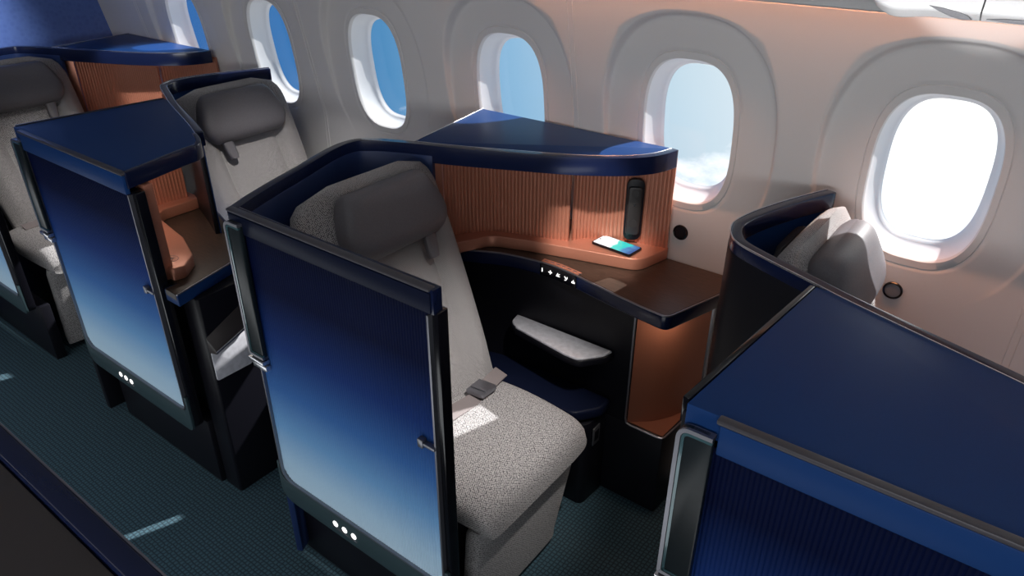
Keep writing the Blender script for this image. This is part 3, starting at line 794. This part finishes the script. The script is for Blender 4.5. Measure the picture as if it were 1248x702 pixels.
# remote handset in its recess on the copper panel
off = (-.942, 1.862, .945)
rm = root('remote_control', off, 'dark handset held upright on the copper panel above the phone', 'remote control')
rm.rotation_euler = (0, 0, math.atan2(.045, .08))
def pill(w, h, r_): return rounded([(-w, -h), (w, -h), (w, h), (-w, h)], r_, 8)
obj('cradle', xz_prism(pill(.027, .100, .026), -.012, .006, .003), 'black', rm, label='dark oval cradle')
hb = obj('handset', xz_prism(pill(.021, .078, .012), -.022, -.010, .004, 3), 'remote_black', rm, label='slim dark handset')
obj('handset_button', xz_prism([(.0035 * math.cos(k * PI / 8), .022 + .0035 * math.sin(k * PI / 8)) for k in range(16)], -.0235, -.021, .0005, 1), 'black_gloss', hb, label='small round black button')
obj('handset_pad', xz_prism([(.014 * math.cos(k * PI / 16), -.040 + .014 * math.sin(k * PI / 16)) for k in range(32)], -.0232, -.021, .0005, 1), 'remote_black', hb, label='round touch pad')
obj('handset_pad', xz_prism([(.012 * math.cos(k * PI / 16), .058 + .012 * math.sin(k * PI / 16)) for k in range(32)], -.0228, -.021, .0005, 1), 'remote_black', hb)

# round wall fittings
def fitting(x, z, lab, core):
    off = (x, wy(z), z)
    r = root('wall_fitting', off, lab, 'wall fitting'); n = 32
    def ringsec(prof): return [[(rr * math.cos(2 * PI * i / n), -h, rr * math.sin(2 * PI * i / n)) for i in range(n)] for rr, h in prof]
    obj('bezel', loft(ringsec(((.024, .0), (.0245, .003), (.0225, .0055), (.0195, .0045), (.0185, .0))), cap=False), 'black_gloss', r, label='black ring')
    obj('core', loft(ringsec(((.019, .0005), (.019, .0022), (.015, .0030), (.014, .0030)))), core, r)
    return r
fitting(-.806, .884, 'round black socket on the wall right of the copper panel', 'black')
fitting(-.203, .886, 'round grey button on the wall beside the sunlit headrest', 'latch_grey')

# overhead bins (white undersides at the top right)
def bin_unit(x0, x1, lab, round_end):
    off = ((x0 + x1) / 2, 1.55, 1.65)
    r = root('overhead_bin', off, lab, 'overhead bin', 'white overhead bins')
    prof = rounded([(1.60, 1.602), (1.505, 1.6075), (1.488, 1.622), (1.494, 1.644), (1.52, 1.652), (1.60, 1.652)], [.003, .008, .008, .006, .004, .003], 4)
    secs = []
    K = 30
    for k in range(K + 1):
        t = k / K; x = x0 + (x1 - x0) * t
        e = min(1, (x - x0) / .05) if round_end else 1
        lift = (1 - math.sqrt(max(0, 1 - (1 - e) ** 2)))
        dip = .005 * math.exp(-((x - x0 - .055) / .03) ** 2) if round_end else 0
        secs.append([(x, y, z + lift * (1.652 - z) * .97 - dip * (1.652 - z) / .05) for y, z in prof])
    obj('bin_body', loft(secs), 'white_gloss', r, off, angle=40, label='white rounded bin lip')
    if round_end: lt = [(-.228, 1.6285), (-.205, 1.6262), (-.180, 1.6215), (-.166, 1.617), (-.158, 1.6105), (-.172, 1.6095), (-.190, 1.6135), (-.210, 1.6205)]
    else: lt = [(-.138, 1.6135), (-.110, 1.6165), (-.05, 1.618), (.05, 1.618), (.10, 1.615), (.06, 1.6105), (-.04, 1.611), (-.105, 1.6112)]
    obj('bin_latch', xz_prism(lt, 1.4845, 1.4925, .001), 'latch_grey', r, off, label='grey latch paddle')
    return r
bin_unit(-.330, -.1488, 'white overhead bin end with grey latch at the top right, left of the seam', True)
bin_unit(-.1462, .60, 'white overhead bin running out of the frame at the top right corner', False)

# ------------------------------------------------------------------ light
sun = bpy.data.lights.new('sun', 'SUN'); so = bpy.data.objects.new('sun', sun); COL.objects.link(so)
sd = Vector((.38, 1.0, .81)).normalized()
so.rotation_euler = sd.to_track_quat('Z', 'Y').to_euler(); sun.energy = 9.0; sun.angle = math.radians(.6); sun.color = (1, .97, .93)

def area(name, loc, target, sx, sy, power, color=(1, 1, 1), spread=180):
    l = bpy.data.lights.new(name, 'AREA'); l.shape = 'RECTANGLE'; l.size = sx; l.size_y = sy; l.energy = power; l.color = color
    l.spread = math.radians(spread)
    o = bpy.data.objects.new(name, l); COL.objects.link(o); o.location = loc
    o.rotation_euler = (Vector(loc) - Vector(target)).to_track_quat('Z', 'Y').to_euler()
    return o
area('aisle_fill', (-1.2, -.2, 2.1), (-1.2, .9, .5), 4.5, .2, 4, (1, .97, .96))  # unseen overhead fill added for the cabin as a whole
area('opposite_side_fill', (-.6, -2.15, 1.50), (-1.2, 1.9, 1.15), 5.0, .4, 58, (.97, .98, 1))  # added area lamp; daylight assumed from the opposite side, where no windows are built
area('door_fill', (-1.9, .225, .34), (-1.9, .84, .44), 4.0, .30, 7, (.93, .97, 1))  # hidden strip added to brighten the lower part of the doors
area('assumed_cove_light', (.0, 1.775, 1.68), (.0, 1.83, 1.46), 3.2, .03, 3.6, (1, .38, .17), 70)  # unseen lamp, assumed from the orange wash on the upper wall

def spot(name, loc, target, power, angle, blend=.6, color=(1, .95, .9), size=.03):
    l = bpy.data.lights.new(name, 'SPOT'); l.energy = power; l.spot_size = math.radians(angle); l.spot_blend = blend; l.color = color; l.shadow_soft_size = size
    o = bpy.data.objects.new(name, l); COL.objects.link(o); o.location = loc
    o.rotation_euler = (Vector(loc) - Vector(target)).to_track_quat('Z', 'Y').to_euler()
    return o
spot('seat_fill_spot', (-.25, 1.0, 2.1), (-1.05, 1.25, .55), 130, 30, 1.0)  # unseen spot added to light the nearest cushion and lower backrest
spot('desk_fill_spot', (-.6, .8, 2.1), (-1.00, 1.74, .88), 150, 13, .6)  # unseen spot added for the bright pool on the copper panel
spot('assumed_bulkhead_light', (-3.3, .9, 2.1), (-4.06, 1.10, 1.30), 120, 44, 1.0, (1, 1, 1))  # unseen spot, assumed from the bright area on the bulkhead
spot('bin_fill_spot', (-.20, -1.6, 1.80), (-.16, 1.5, 1.725), 300, 7.5, .4, (1, .99, .98), .01)  # added spot without a fixture, whitens the bin lip
spot('bin_fill_spot_aft', (.15, -1.6, 1.80), (.12, 1.5, 1.725), 300, 7.5, .4, (1, .99, .98), .01)  # second added spot for the bin lip further aft
spot('reading_light_window_seat', (-1.5, 1.25, 2.1), (-2.28, 1.60, .75), 90, 32, 1.0)  # unseen spot added to brighten the window seat
spot('far_seat_fill_spot', (-2.5, 1.0, 2.1), (-3.35, 1.25, .6), 90, 32, 1.0)  # unseen spot added to brighten the far left seat
spot('far_desk_fill_spot', (-2.9, .8, 2.1), (-3.40, 1.76, .96), 120, 20, .6)  # unseen spot added to lift the far copper panel
area('assumed_nook_light', (-2.302 + .14, 1.03, 1.075), (-2.302 + .10, 1.03, .8), .30, .04, .55, (1, .9, .8))  # small lamp assumed under the flat top, from the bright copper below
area('assumed_footwell_light', (-.692, 1.69, .738), (-.712, 1.74, .55), .05, .05, .28, (1, .85, .7))  # small lamp assumed at the niche head, from the glow on its lining

# ------------------------------------------------------------------ world: hazy sky at altitude, brightest towards the sun
w = bpy.data.worlds.new('sky'); scene.world = w; w.use_nodes = True
nt = w.node_tree; bg = nt.nodes['Background']
tc = nt.nodes.new('ShaderNodeTexCoord')
dp = nt.nodes.new('ShaderNodeVectorMath'); dp.operation = 'DOT_PRODUCT'
dp.inputs[1].default_value = (.215, .977, 0)
nt.links.new(tc.outputs['Generated'], dp.inputs[0])
mr = nt.nodes.new('ShaderNodeMapRange'); mr.inputs['From Min'].default_value = .3; mr.inputs['From Max'].default_value = 1.0
nt.links.new(dp.outputs['Value'], mr.inputs['Value'])
sky = ramp(nt, mr.outputs[0], [(0, (.035, .15, .42)), (.14, (.05, .19, .46)), (.29, (.09, .28, .53)), (.48, (.29, .52, .74)), (.68, (.60, .76, .86)), (.78, (.80, .90, .96)), (.85, (1.4, 1.4, 1.4)), (1, (2.2, 2.2, 2.1))])
mp = nt.nodes.new('ShaderNodeMapping'); mp.inputs['Scale'].default_value = (1, 1, 2.2); nt.links.new(tc.outputs['Generated'], mp.inputs['Vector'])
cn = noise(nt, mp.outputs['Vector'], 7.0, 8, .62)
sz = nt.nodes.new('ShaderNodeSeparateXYZ'); nt.links.new(tc.outputs['Generated'], sz.inputs[0])
mz = nt.nodes.new('ShaderNodeMapRange'); mz.inputs['From Min'].default_value = -.25; mz.inputs['From Max'].default_value = -.35; mz.inputs['To Min'].default_value = -.22; mz.inputs['To Max'].default_value = .14
nt.links.new(sz.outputs['Z'], mz.inputs['Value'])
ac = nt.nodes.new('ShaderNodeMath'); ac.operation = 'ADD'; nt.links.new(cn, ac.inputs[0]); nt.links.new(mz.outputs[0], ac.inputs[1])
cm = nt.nodes.new('ShaderNodeMapRange'); cm.inputs['From Min'].default_value = .44; cm.inputs['From Max'].default_value = .62; nt.links.new(ac.outputs[0], cm.inputs['Value'])
mx = nt.nodes.new('ShaderNodeMixRGB'); nt.links.new(cm.outputs[0], mx.inputs[0]); nt.links.new(sky, mx.inputs[1]); mx.inputs[2].default_value = (1.22, 1.24, 1.27, 1)
nt.links.new(mx.outputs[0], bg.inputs['Color']); bg.inputs['Strength'].default_value = 1.0

scene.view_settings.view_transform = 'Standard'; scene.view_settings.look = 'None'
scene.view_settings.gamma = 1; scene.view_settings.use_curve_mapping = False
scene.view_settings.exposure = 0.0
